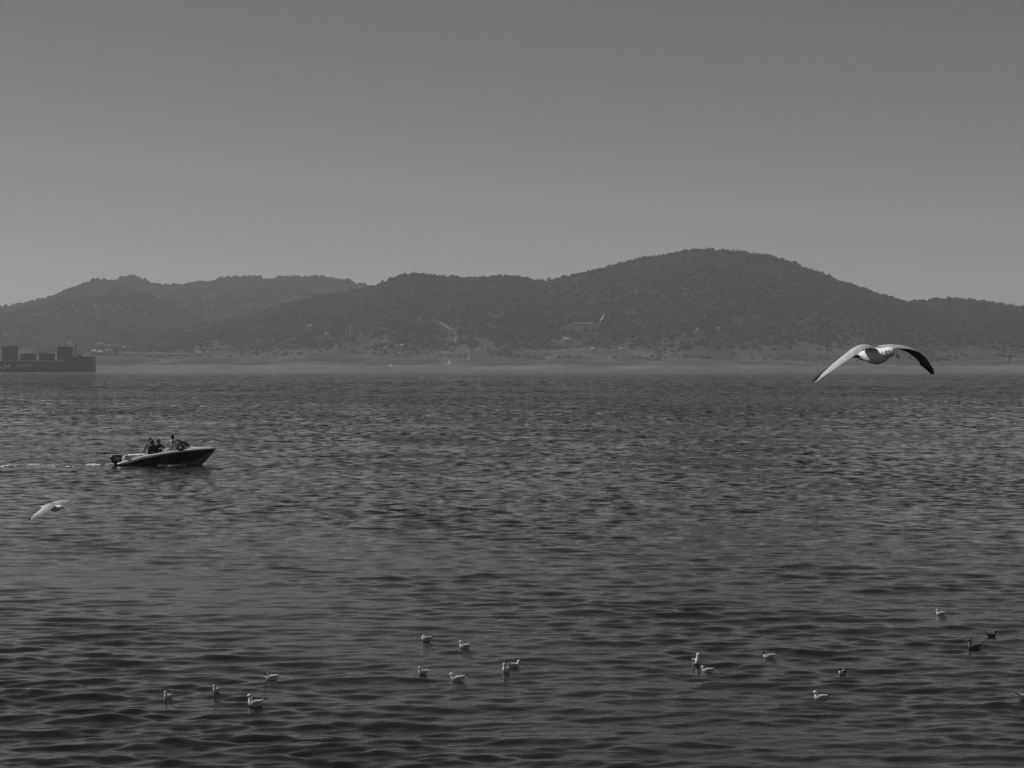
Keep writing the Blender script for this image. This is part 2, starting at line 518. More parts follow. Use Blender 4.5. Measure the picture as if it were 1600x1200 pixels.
def scatter(n, x0, x1, y0, y1, accept):
    x = rng.uniform(x0, x1, n); y = rng.uniform(y0, y1, n)
    keep = (np.abs(x) < 0.243 * y) & accept(x, y)
    return x[keep], y[keep]

def crest_band(l):
    yc = LAYERS[l][0]
    return lambda x, y: np.abs(y - yc - 26 * np.sin(x / 170.0 + l)) < 16

def visible_front(x, y):
    """not on the far side of the crest that stands highest there"""
    hs = np.stack([layer_h(l, x, y) for l in range(len(LAYERS))])
    w = hs.argmax(0)
    yc = np.array([l[0] for l in LAYERS])[w]
    return (y < yc + 25) & (hs.max(0) > 3)

def blobs(x, y, size, squash, jitter, zoff=0.3):
    n = len(x)
    z = ground_h(x, y)
    rot = rng.uniform(0, 2 * math.pi, n)
    V = ICO_V[None] * (1 + rng.uniform(-jitter, jitter, (n, len(ICO_V), 1)))
    c, s = np.cos(rot)[:, None], np.sin(rot)[:, None]
    vx = V[..., 0] * c - V[..., 1] * s; vy = V[..., 0] * s + V[..., 1] * c
    V = np.stack([vx * size[:, None] * squash[:, None], vy * size[:, None] * squash[:, None], V[..., 2] * size[:, None]], -1)
    V += np.stack([x, y, z + size * zoff], -1)[:, None, :]
    T = ICO_T[None] + (np.arange(n) * len(ICO_V))[:, None, None]
    return V.reshape(-1, 3), T.reshape(-1, 3)

def merge(parts):
    vs, ts, o = [], [], 0
    for V, T in parts:
        vs.append(V); ts.append(T + o); o += len(V)
    return np.concatenate(vs), np.concatenate(ts)

def build_woods():
    parts = []
    def dens(x, y):
        z = ground_h(x, y)
        p = np.where(z > 40, 0.95, np.where(z > 22, 0.5, 0.16)) + 0.45 * NZ_MASK(x, y)
        return (rng.uniform(0, 1, len(x)) < p) & visible_front(x, y) & is_clear(x, y)
    # front slopes of the main ridge and its right neighbour
    x, y = scatter(52000, -800, 900, 2690, 3560, dens)
    parts.append(blobs(x, y, rng.uniform(1.6, 3.6, len(x)) * (1 + .3 * NZ_MASK(x * .6, y * .6)).clip(.5, 1.5) * np.where(ground_h(x, y) < 26, .62, 1.0), rng.uniform(0.9, 1.5, len(x)), 0.3, 0.2))
    # back range
    x, y = scatter(22000, -1150, 0, 3300, 4720, dens)
    parts.append(blobs(x, y, rng.uniform(2.2, 4.4, len(x)), rng.uniform(0.9, 1.5, len(x)), 0.3, 0.2))
    # the crests, with taller and more broken crowns
    for l, (x0, x1, n) in enumerate([(-1200, -700, 700), (-880, -240, 1500), (-980, -420, 600), (-520, 650, 5200), (500, 900, 800)]):
        yc = LAYERS[l][0]
        x = rng.uniform(x0, x1, n); y = yc + 26 * np.sin(x / 170.0 + l) + rng.uniform(-28, 16, n)
        k = NZ_MASK(x * 1.3, y * 0.5) > -0.35
        x, y = x[k], y[k]
        parts.append(blobs(x, y, (1.2 + 3.6 * rng.beta(1.3, 3.0, len(x))) * (yc / 3400), rng.uniform(0.6, 1.3, len(x)), 0.4, 0.95))
    V, T = merge(parts)
    o = np_mesh("hillside_wood", V, T, M['pine'])
    tag(o, "dark evergreen wood covering the distant hillsides", "wood", None, "stuff")
    # bare trees: pale fuzzy crowns along the crests
    vs, ts = [], []
    spots = []
    for l, px0, px1, n in ((4, 1488, 1592, 95), (3, 1195, 1290, 70), (3, 820, 860, 32), (3, 950, 1010, 34), (3, 1130, 1190, 25), (3, 660, 760, 30), (3, 1290, 1410, 40)):
        yc = LAYERS[l][0]
        for _ in range(n):
            x = (random.uniform(px0, px1) - 800) / F * yc
            spots.append((x, yc + 26 * math.sin(x / 170.0 + l) + random.uniform(-14, 12), random.uniform(6.0, 10.0)))
    low = 0
    while low < 420:
        x = random.uniform(-640, 700); y = random.uniform(2690, 3000)
        if abs(x) < 0.24 * y:
            spots.append((x, y, random.uniform(4, 7))); low += 1
    sx = np.array([p[0] for p in spots]); sy = np.array([p[1] for p in spots]); sz = ground_h(sx, sy)
    o = 0
    for (x, y, h), z in zip(spots, sz):
        def stick(a, b, ra, rb):
            nonlocal o
            t = (b - a); t = t / (np.linalg.norm(t) + 1e-9)
            u = np.cross(t, [0.3, 0.9, 0.2]); u /= np.linalg.norm(u); w = np.cross(t, u)
            ring = [u, -0.5 * u + 0.87 * w, -0.5 * u - 0.87 * w]
            vs.extend([a + q * ra for q in ring] + [b + q * rb for q in ring])
            for j in range(3):
                k = (j + 1) % 3
                ts.append((o + j, o + k, o + 3 + k)); ts.append((o + j, o + 3 + k, o + 3 + j))
            o += 6
        p0 = np.array([x, y, z - 0.3]); p1 = p0 + [random.uniform(-.4, .4), 0, h * 0.45]
        stick(p0, p1, 0.2, 0.13)
        for q in range(15):
            a = p0 + (p1 - p0) * random.uniform(0.55, 1.0)
            an = random.uniform(0, 6.28); sprd = random.uniform(0.15, 0.42) * h
            b = np.array([x + math.cos(an) * sprd, y + math.sin(an) * sprd, z + h * random.uniform(0.6, 1.0)])
            stick(a, b, 0.09, 0.035)
    o2 = np_mesh("bare_wood", np.array(vs), np.array(ts), M['twig'])
    tag(o2, "pale leafless trees fringing the hill crests", "wood", None, "stuff")
build_woods()

# single pines that stand clear of the wood on the skyline
def pine_tree(px, l, h, label, lean=0.0):
    yc = LAYERS[l][0]; x = (px - 800) / F * yc; y = yc + 26 * math.sin(x / 170.0 + l) - 4
    z = float(ground_h(np.array([x]), np.array([y]))[0])
    root = empty("pine_tree", (x, y, z - 0.5))
    tag(root, label, "tree", "single pines on the skyline")
    t = MB(); top = Vector((lean, 0, h * 0.8))
    t.tube([(0, 0, 0), (lean * .4, 0, h * 0.45), top], [0.32, 0.24, 0.15], 7)
    for q in range(5):
        an = q * 1.3; t.tube([(lean * .7, 0, h * 0.62), (lean + math.cos(an) * h * .22, math.sin(an) * h * .22, h * .86)], [0.12, 0.05], 5)
    t.build("trunk", M['bark'], root)
    xs, ys, r = [], [], []
    V = []; T = []; off = 0
    for q in range(46):
        an = random.uniform(0, 6.28); rad = h * 0.36 * math.sqrt(random.random())
        s = random.uniform(0.35, 0.8)
        c = np.array([lean + math.cos(an) * rad, math.sin(an) * rad, h * (0.88 + random.uniform(-.07, .09)) - rad * 0.12])
        V.append(ICO_V * (1 + rng.uniform(-.35, .35, (12, 1))) * [s * 1.3, s * 1.3, s * .6] + c); T.append(ICO_T + off); off += 12
    np_mesh("crown", np.concatenate(V), np.concatenate(T), M['pine'], parent=root)
for a in ((262, 1, 10.5, "lone round-topped pine on the saddle right of the small left peak"),
          (506, 1, 13, "tallest flat-topped pine on the left ridge skyline"),
          (519, 1, 10.5, "wide flat-topped pine just right of the tallest ridge pine"),
          (494, 1, 9, "small flat-topped pine just left of the tallest ridge pine"),
          (480, 1, 10, "bushy pine at the left end of the row of ridge pines"),
          (463, 1, 8.5, "low pine standing apart left of the ridge pine row")):
    pine_tree(a[0], a[1], a[2], a[3], random.uniform(-1, 1))

# tracks and terraces on the far slopes
def track(name, label, pts, width):
    P = np.array([((q[0] - 800) / F * hit(q[0], q[1]), hit(q[0], q[1])) for q in catmull(pts, 26)])
    P[:, 1] = np.convolve(np.pad(P[:, 1], 3, mode='edge'), np.ones(7) / 7, 'valid')
    vs, fs = [], []
    for i, (x, y) in enumerate(P):
        a = P[max(i - 1, 0)]; b = P[min(i + 1, len(P) - 1)]
        t = b - a; t /= np.linalg.norm(t); nrm = np.array([-t[1], t[0]])
        zc = float(ground_h(np.array([x]), np.array([y]))[0]) + 0.9
        w = width * (0.7 + 0.5 * random.random())
        for sd, dz in ((-.5, -.1), (.5, .5)):       # a cut bank, tilted out of the slope
            q = P[i] + nrm * sd * w
            zz = max(float(ground_h(np.array([q[0]]), np.array([q[1]]))[0]) + .35, zc + dz)
            vs.append((q[0], q[1], zz))
        if i: fs.append((2 * i - 2, 2 * i, 2 * i + 1, 2 * i - 1))
    tag(mesh_obj(name, vs, fs, M['track'], None, True), label, None, None, "structure")
for t_ in TRACKS: track(*t_)

# ------------------------------------------------------------------ far houses
def house(px, y, w, dpt, h, label, roofm='roof', wallm='plaster', rz=0.0):
    x = (px - 800) / F * y
    z = float(ground_h(np.array([x]), np.array([y]))[0])
    root = empty("house", (x, y, z - 0.8), rz)
    tag(root, label, "house", "houses on the far shore")
    m = MB(); m.box((0, 0, h / 2 + .4), (w, dpt, h + .8)); m.build("wall", M[wallm], root, False)
    r = MB(); e = 0.35; zt = h + 0.8; rh = h * 0.42
    r.add([(-w/2-e, -dpt/2-e, zt), (w/2+e, -dpt/2-e, zt), (w/2+e, dpt/2+e, zt), (-w/2-e, dpt/2+e, zt), (-w/2-e, 0, zt+rh), (w/2+e, 0, zt+rh)],
          [(0, 1, 5, 4), (2, 3, 4, 5), (0, 4, 3), (1, 2, 5), (3, 2, 1, 0)])
    r.build("roof", M[roofm], root, False)
    d = MB(); d.box((0, -dpt/2 - .03, 1.6), (0.9, 0.08, 2.0)); d.build("door", M['opening'], root, False)
    for s in (-1, 1):
        q = MB(); q.box((s * w * .3, -dpt/2 - .03, 2.2), (w * .18, 0.08, 1.0)); q.build("window", M['opening'], root, False)
for i, (px, py, w, dp, h, lab, rm) in enumerate(HOUSES):
    house(px, hit(px, py), w, dp, h, lab, rm, 'plaster', random.uniform(-.5, .3))

def radio_mast():
    y = hit(547, 534); x = (547 - 800) / F * y
    z = float(ground_h(np.array([x]), np.array([y]))[0])
    base = at(547, 533, y).z; top = at(547, 510, y).z
    root = empty("radio_mast", (x, y, z - .5)); h = top - z + .5
    tag(root, "thin pale radio mast standing on the middle hillside", "mast")
    for a in range(3):
        q = MB(); an = a * 2.094
        q.tube([(math.cos(an) * 1.0, math.sin(an) * 1.0, 0), (math.cos(an) * .35, math.sin(an) * .35, h)], 0.22, 6); q.build("leg", M['plaster_dull'], root)
    for k in range(1, 9):
        q = MB(); zz = h * k / 9; rr = 1.0 - .65 * k / 9
        q.tube([(math.cos(a * 2.094) * rr, math.sin(a * 2.094) * rr, zz) for a in range(3)], 0.09, 5, True)
        q.build("brace", M['plaster_dull'], root)
    q = MB(); q.box((0, 0, h), (2.4, 2.4, 1.3)); q.build("antenna", M['plaster'], root, False)
radio_mast()

def shore_tower():
    y = 2760; x = (1577 - 800) / F * y
    z = float(ground_h(np.array([x]), np.array([y]))[0])
    zt = at(1577, 541, y).z
    root = empty("shore_tower", (x, y, z - .5)); h = zt - z + .5
    tag(root, "slim dark tower with three white balconies at the far right shore", "tower")
    q = MB(); q.box((0, 0, h / 2), (2.2, 2.2, h), None, 0, 0.8); q.build("shaft", M['steel'], root, False)
    for py in (544.5, 548.5, 552.3):
        q = MB(); q.box((0, 0, at(0, py, y).z - z + .5), (3.2, 3.2, 1.3)); q.build("balcony", M['plaster'], root, False)
    q = MB(); q.tube([(0, 0, h), (0, 0, h + 2.0)], .15, 6); q.build("aerial", M['steel'], root)
shore_tower()

# ------------------------------------------------------------------ container ship
def build_ship():
    D = sea_d(581.0); sc = D / F
    X = lambda px: (px - 800) * sc
    Zp = lambda py: (581.0 - py) * sc
    bx = X(145)
    root = empty("container_ship", (bx, D, 0))
    tag(root, "dark container ship with a square end and a thin mast", "ship")
    B = 13.0                    # beam, away from the camera
    zl, zh = Zp(564), Zp(559)
    L = 118.0
    m = MB()
    prof = [(0, zh), (-(X(145) - X(106)), zh), (-(X(145) - X(104)), zl), (-L + 14, zl), (-L, zl + 3)]
    def section(x, zt, b):
        return [(x, B/2 - b*.82, -2.0), (x, B/2 - b, 1.0), (x, B/2 - b, zt), (x, B/2 + b, zt), (x, B/2 + b, 1.0), (x, B/2 + b*.82, -2.0)]
    rings = [section(0, zh, B/2*.97), section(-3, zh, B/2)]
    rings += [section(prof[1][0], zh, B/2), section(prof[2][0], zl, B/2), section(-L+26, zl, B/2), section(-L + 12, zl + 1.5, B/2*.75), section(-L, zl + 3, .4)]
    m.loft(rings)
    m.build("hull", M['ship_hull'], root, False)
    q = MB(); q.box((prof[1][0]/2, B/2, zh + .55), (abs(prof[1][0]) - .6, B - .4, 1.0))
    q.build("bulwark", M['ship_hull'], root, False)
    q = MB(); q.box((-X(145) + X(39), -.12, Zp(571.4)), (X(52) - X(26), .2, .35)); q.build("fender_strip", M['ship_white'], root, False)
    q = MB()      # the pale M on the hull
    x0, x1, z0, z1 = X(6.5) - bx, X(15.5) - bx, Zp(574.8), Zp(569)
    w = (x1 - x0) * .16
    for a, b in (((x0 + w/2, z0), (x0 + w/2, z1)), ((x0 + w/2, z1), ((x0+x1)/2, z0 + (z1-z0)*.25)), (((x0+x1)/2, z0 + (z1-z0)*.25), (x1 - w/2, z1)), ((x1 - w/2, z1), (x1 - w/2, z0))):
        dx, dz = b[0]-a[0], b[1]-a[1]; l = math.hypot(dx, dz); nx, nz = -dz/l*w/2, dx/l*w/2
        q.add([(a[0]+nx, -.06, a[1]+nz), (b[0]+nx, -.06, b[1]+nz), (b[0]-nx, -.06, b[1]-nz), (a[0]-nx, -.06, a[1]-nz)], [(3, 2, 1, 0)])
    q.build("hull_letter", M['ship_mark'], root, False)
    mx = X(117) - bx
    q = MB(); q.tube([(mx, 2.5, zh), (mx, 2.5, Zp(537))], [.42, .22], 8); q.build("mast", M['steel'], root)
    q = MB(); q.box((mx, 2.5, Zp(538.2)), (3.4, .4, .5)); q.build("mast_yard", M['steel'], root, False)
    q = MB(); q.box((mx - 1.3, 2.2, Zp(549.5)), (.8, .8, 1.4)); q.box((mx - 1.4, 2.2, Zp(552)), (.9, .9, 1.2)); q.build("mast_lamp", M['ship_white'], root, False)
    for px, w_, h_ in ((121.5, 2.2, 1.6), (125, 1.8, 1.3)):
        q = MB(); c = X(px) - bx; q.tube([(c - w_/2, 2, zh + 1.0 + h_*.5), (c + w_/2, 2, zh + 1.0 + h_*.5)], h_*.5, 12); q.build("winch", M['steel'], root)
    q = MB(); q.box((X(127.6) - bx, 1.6, zh + 1.5), (1.3, 1.2, .9), None, 0, .8); q.build("deck_locker", M['ship_white'], root, False)
    q = MB(); q.tube([(X(136) - bx, .5, zh + 1.9), (X(144.5) - bx, .5, zh + 1.9)], .1, 6)
    for px in (136, 139, 142, 144.5): q.tube([(X(px) - bx, .5, zh + 1), (X(px) - bx, .5, zh + 1.95)], .07, 6)
    q.build("railing", M['steel'], root)
    # deck houses below the stacks keep them off the deck plating
    stacks = [(2.6, 27, 541, 4, "farthest left tall stack"), (31, 55.5, 552, 2, "left low stack"), (60, 84.5, 552, 2, "right low stack"), (88.8, 113, 542, 4, "tall stack beside the ship's mast")]
    words = ["bottom", "second", "third", "top"]
    for si, (p0, p1, pt, n, nm) in enumerate(stacks):
        W = (p1 - p0) * sc; ch = (Zp(pt) - zl - .25) / n
        for k in range(n):
            cz = zl + .25 + ch * (k + .5)
            c = empty("shipping_container", (bx + X(p0) - bx + W/2, D + 1.4, cz - ch/2))
            wd = words[k] if n == 4 else ("bottom", "top")[k]
            tag(c, "%s dark container of the %s on the ship" % (wd, nm), "container", "containers on the ship")
            mt = M['box%d' % ((si * 3 + k) % 4)]
            q = MB(); nn = 28; ring0, ring1 = [], []
            zz0, zz1 = .14, ch - .16
            pts = [(-W/2 + .15 + (W - .3) * j / nn, 0.06 if j % 2 else 0.0) for j in range(nn + 1)]
            q.add([(x, y, zz0) for x, y in pts] + [(x, y, zz1) for x, y in pts], [(j, j + 1, nn + 2 + j, nn + 1 + j) for j in range(nn)])
            q.build("side_panel", mt, c, False)
            q = MB(); q.box((0, 1.3, ch/2), (W - .32, 2.3, ch - .36)); q.build("body", mt, c, False)
            for s in (-1, 1):
                q = MB(); q.box((s * (W/2 - .08), 1.2, ch/2), (.16, 2.5, ch - .06)); q.build("corner_post", mt, c, False)
            q = MB(); q.box((0, 1.2, ch - .1), (W - .33, 2.48, .12)); q.build("top_rail", mt, c, False)
            q = MB(); q.box((0, 1.2, .1), (W - .33, 2.48, .12)); q.build("bottom_rail", mt, c, False)
build_ship()

# ------------------------------------------------------------------ speedboat
BD = sea_d(726.5)
BSC = BD / F
BX = (193 - 800) * BSC
B_RZ = R(3.0)
boat = empty("speedboat", (BX, BD, 0.0), B_RZ)
tag(boat, "black and white open speedboat with outboard engine, bow raised, carrying people", "boat")
def bp(px, py, y=0.0):
    """photo pixel on the boat's centre plane -> boat coordinates"""
    return Vector(((px - 193) * BSC, y, (726.5 - py) * BSC))

xs_ = [-0.25, .45, .82, 1.19, 1.94, 2.87, 3.99, 4.6, 5.05, 5.37]
zt_ = [.07, .17, .28, .39, .56, .73, .86, .91, .94, .97]
zg_ = [.14, .36, .47, .57, .70, .84, .96, .99, 1.01, 1.02]
bs_ = [.93, .97, 1.0, 1.02, 1.05, 1.04, .88, .64, .34, .03]
zc_ = [-.06, -.06, -.06, -.05, -.03, .0, .22, .44, .70, .93]
cs_ = [.84, .86, .87, .87, .86, .80, .50, .28, .12, .02]
zk_ = [-.22, -.24, -.26, -.28, -.30, -.31, -.20, .03, .50, .92]
NS = 34
XS = np.linspace(-0.25, 5.37, NS)
def st(x, arr): return interp(x, xs_, arr)
def boat_part():
    # topsides
    m = MB(); rings = []
    for x in XS:
        b, c = st(x, bs_), st(x, cs_); zt, zc = st(x, zt_), st(x, zc_)
        mid = (x, -(b * .55 + c * .45) - .015, zc + (zt - zc) * .5)
        rings.append([(x, -c, zc), mid, (x, -b, zt), (x, -b + .04, zt), (x, 0, zt - .06) , (x, b - .04, zt), (x, b, zt), (x, -mid[1], mid[2]), (x, c, zc)])
    v = [p for r in rings for p in r]; n = 9; f = []
    for i in range(len(rings) - 1):
        for j in list(range(0, 2)) + list(range(6, 8)):
            f.append((i*n+j, (i+1)*n+j, (i+1)*n+j+1, i*n+j+1))
    m.add(v, f)
    x = XS[0]; b, c = st(x, bs_), st(x, cs_); zt, zc, zk = st(x, zt_), st(x, zc_), st(x, zk_)
    m.add([(x, -c, zc), (x, -b, zt), (x, b, zt), (x, c, zc), (x, 0, zk)], [(0, 1, 2, 3, 4)])
    hull = m.build("hull", M['hull_black'], boat)
    m = MB(); rings = [[(x, -st(x, cs_), st(x, zc_)), (x, -st(x, cs_) * .5, (st(x, zc_) + st(x, zk_)) / 2 + .01), (x, 0, st(x, zk_)), (x, st(x, cs_) * .5, (st(x, zc_) + st(x, zk_)) / 2 + .01), (x, st(x, cs_), st(x, zc_))] for x in XS]
    m.loft(rings, False, False); m.build("bottom", M['hull_grey'], hull)
    # gunwale band, both sides, one strip running round the bow
    m = MB(); rings = []
    def sec(x, s):
        b = st(x, bs_); zt, zg = st(x, zt_), st(x, zg_)
        w = min(.2, b * .6)
        return [(x, s * (b + .025), zt - .02), (x, s * (b + .03), zt + .04), (x, s * (b - .01), zg - .02), (x, s * (b - .04), zg), (x, s * (b - w), zg + .005), (x, s * (b - w), zt - .05)]
    rings = [sec(x, -1) for x in XS] + [sec(x, 1) for x in XS[::-1]]
    m.loft(rings, True, True); m.build("gunwale", M['gel_white'], boat)
    # foredeck with a low cabin crown
    m = MB(); rings = []
    for x in np.linspace(3.35, 5.33, 16):
        b = max(st(x, bs_) - .14, .012); zg = st(x, zg_) - .005
        cr = interp(x, [3.35, 3.8, 4.3, 5.33], [.13, .13, .075, .01])
        rings.append([(x, b * math.cos(a), zg + cr * math.sin(a) ** .8 if math.sin(a) > 0 else zg) for a in np.linspace(math.pi, 0, 11)])
    m.loft(rings, False, False); m.build("foredeck", M['deck'], boat)
    # coaming / console sides from the seats to the foredeck
    for s in (-1, 1):
        m = MB(); rings = []
        for x in np.linspace(2.35, 3.55, 10):
            y = s * (st(x, bs_) - .16); zg = st(x, zg_); zz = interp(x, [2.35, 2.6, 3.0, 3.55], [zg + .02, 1.02, 1.04, 1.07])
            rings.append([(x, y, zg - .05), (x, y - s * .02, (zg + zz) / 2), (x, y - s * .06, zz), (x, y - s * .13, zz), (x, y - s * .13, zg - .05)])
        m.loft(rings, True, True); m.build("coaming", M['deck'], boat)
    # cockpit sole and inner sides
    m = MB(); rings = []
    for x in np.linspace(.7, 3.6, 8):
        y = st(x, bs_) - .2; z = .12 + .07 * x; zt = st(x, zt_)
        rings.append([(x, -y, zt), (x, -y + .05, z), (x, y - .05, z), (x, y, zt)])
    m.loft(rings, False, False); m.build("cockpit_sole", M['deck'], boat, False)
    # bulkhead under the windscreen
    m = MB(); m.box((3.42, 0, .62), (.06, 1.4, .9)); m.build("bulkhead", M['gel_white'], boat, False)
    # transom platform + rounded stern sun pad
    m = MB(); m.loft([[(-.28 + dx, -.9 + dy, .10 + z), (-.28 + dx, .9 - dy, .10 + z), (.32, .9 - dy, .26 + z), (.32, -.9 + dy, .26 + z)] for dx, dy, z in ((.04, .03, -.05), (0, 0, 0), (.02, .02, .05))]); m.build("swim_platform", M['gel_white'], boat, False)
    m = MB()
    prof = catmull([(.02, .27), (.04, .44), (.28, .58), (.6, .62), (1.0, .63), (1.25, .60), (1.3, .45)], 16)
    rings = []
    for y in (-.86, -.83, -.6, 0, .6, .83, .86):
        k = 1.0 if abs(y) < .85 else .9
        rings.append([(.66 + (p[0] - .66) * k, y, .3 + (p[1] - .3) * k) for p in prof])
    m.loft(rings, True, True); m.build("sun_pad", M['vinyl'], boat)
    for y in (-.62, .62):
        m = MB(); m.ball((.26, y - .22 * (1 if y < 0 else -1), .5), (.13, .09, .13)); m.build("cushion_roll", M['deck'], boat)
    m = MB(); m.box((1.12, -.93, .62), (.22, .06, .03)); m.build("cleat", M['black_frame'], boat, False)
    # seats
    m = MB(); m.box((1.75, 0, .5), (.62, 1.5, .26)); m.box((1.42, 0, .72), (.14, 1.5, .32)); m.build("bench_seat", M['vinyl'], boat, False)
    for y in (-.38, .38):
        m = MB(); m.box((2.72, y, .66), (.42, .44, .14)); m.box((2.52, y, .88), (.1, .44, .4)); m.box((2.72, y, .42), (.2, .2, .4)); m.build("helm_seat", M['vinyl'], boat, False)
    m = MB(); ring = [(3.22 + .05 * math.sin(a) , -.38 + .17 * math.cos(a), 1.0 + .17 * math.sin(a)) for a in np.linspace(0, 2*math.pi, 18, endpoint=False)]
    m.tube(ring, .016, 6, True); m.tube([(3.22, -.55, 1.0), (3.22, -.21, 1.0)], .012, 6); m.tube([(3.22, -.38, 1.0), (3.42, -.38, .92)], .02, 6); m.build("steering_wheel", M['black_frame'], boat)
    # windscreen
    A = {}
    for s in (-1, 1):
        A[s] = dict(rb=Vector((2.62, s*.80, 1.03)), rt=Vector((2.64, s*.74, 1.31)), tt=Vector((3.13, s*.62, 1.43)), fb=Vector((3.82, s*.42, 1.12)), mb=Vector((3.2, s*.76, 1.05)))
    fr = MB()
    for s in (-1, 1):
        a = A[s]
        fr.tube([a['rt'], a['tt'], (a['tt'] + a['fb']) / 2 + Vector((.02, 0, .02)), a['fb']], [.022, .026, .036, .045], 8)
        fr.tube([a['rb'], a['rt']], .014, 8); fr.tube([a['rb'], a['mb'], a['fb']], .018, 8)
    fr.tube([A[-1]['tt'], A[1]['tt']], .024, 8); fr.tube([A[-1]['fb'], A[1]['fb']], .03, 8); fr.tube([(A[-1]['tt'] + A[1]['tt']) / 2, (A[-1]['fb'] + A[1]['fb']) / 2], .014, 8)
    w = fr.build("windscreen_frame", M['black_frame'], boat)
    for s in (-1, 1):
        a = A[s]
        mesh_obj("pane", [a['rb'], a['mb'], a['fb'], a['tt'], a['rt']], [(0, 1, 2, 3, 4)], M['glass'], w)
        c = (A[-1]['tt'] + A[1]['tt']) / 2; d = (A[-1]['fb'] + A[1]['fb']) / 2
        mesh_obj("pane", [a['tt'], a['fb'], d, c], [(0, 1, 2, 3)], M['glass'], w)
    m = MB(); m.tube([A[-1]['rt'] + Vector((-.02, -.01, .02)), (A[-1]['rt'] + A[-1]['tt']) / 2 + Vector((0, -.02, .02))], .022, 8); m.build("trim_rail", M['chrome'], boat)
    # bow rail
    def rail(s):
        P = catmull([(4.2, s*.62, 1.04), (4.55, s*.52, 1.2), (4.9, s*.36, 1.29), (5.22, s*.14, 1.32), (5.32, 0, 1.32)], 18)
        return [Vector(p) for p in P]
    r0 = rail(-1); r1 = rail(1)
    m = MB(); m.tube(r0 + r1[::-1][1:], .017, 7); br = m.build("bow_rail", M['chrome'], boat)
    for s in (-1, 1):
        for x, y, zt in ((4.62, .5, 1.22), (5.0, .3, 1.30)):
            m = MB(); m.tube([(x + .06, s*y, st(x, zg_) - .01), (x, s*y, zt)], .015, 7); m.build("stanchion", M['chrome'], br)
    m = MB(); m.tube([(5.12, -.08, 1.03), (5.2, 0, 1.06), (5.12, .08, 1.03)], .02, 7); m.build("bow_cleat", M['chrome'], boat)
    # outboard engine
    cow = MB(); rings = []
    for z, x0, x1, w in ((.10, -.62, -.22, .16), (.20, -.70, -.12, .2), (.36, -.76, -.08, .22), (.48, -.76, -.07, .22), (.55, -.72, -.08, .2), (.59, -.62, -.16, .14)):
        rings.append([((x0+x1)/2 + (x1-x0)/2 * math.copysign(abs(math.cos(a))**.5, math.cos(a)), w * math.copysign(abs(math.sin(a))**.5, math.sin(a)), z) for a in np.linspace(0, 2*math.pi, 20, endpoint=False)])
    cow.loft(rings)
    eng = cow.build("outboard_engine", M['engine'], boat)
    m = MB(); m.box((-.4, -.222, .42), (.34, .012, .03)); m.build("decal", M['decal'], eng, False)
    m = MB(); m.box((-.42, -.222, .31), (.28, .012, .025)); m.build("decal", M['decal'], eng, False)
    m = MB(); m.ball((-.765, -.05, .33), (.03, .05, .03)); m.build("badge", M['chrome'], eng)
    m = MB(); m.box((-.42, 0, -.12), (.26, .14, .5)); m.box((-.5, 0, -.3), (.5, .05, .06)); m.build("drive_leg", M['engine'], eng, False)
boat_part()

def ring_fender():
    """dark ring hung on the coaming beside the helm"""
    c = bp(283, 698.2, -.93)
    o = MB(); R0 = .165; rings = []
    for a in np.linspace(0, 2 * math.pi, 28, endpoint=False):
        ce = Vector((math.cos(a), 0, math.sin(a)))
        rings.append([ce * (R0 + .058 * math.cos(t)) + Vector((0, .058 * math.sin(t), 0)) for t in np.linspace(0, 2*math.pi, 10, endpoint=False)])
    rings.append(rings[0]); o.loft(rings, True, False)
    root = empty("lifebuoy", boat.matrix_basis @ c, B_RZ)
    tag(root, "black ring lifebuoy hung on the speedboat beside the windscreen", "lifebuoy")
    o.build("ring", M['rubber'], root)
    for k in range(4):
        a = k * math.pi / 2 + .6; b = MB(); ce = Vector((math.cos(a), 0, math.sin(a))); rr = []
        for da in (-.1, .1):
            cd = Vector((math.cos(a + da), 0, math.sin(a + da)))
            rr.append([cd * (R0 + .062 * math.cos(t)) + Vector((0, .062 * math.sin(t), 0)) for t in np.linspace(0, 2*math.pi, 10, endpoint=False)])
        b.loft(rr, True, False); b.build("band", M['cloth_mid'], root)
boat.matrix_basis = Matrix.LocRotScale(boat.location, boat.rotation_euler, None)
ring_fender()

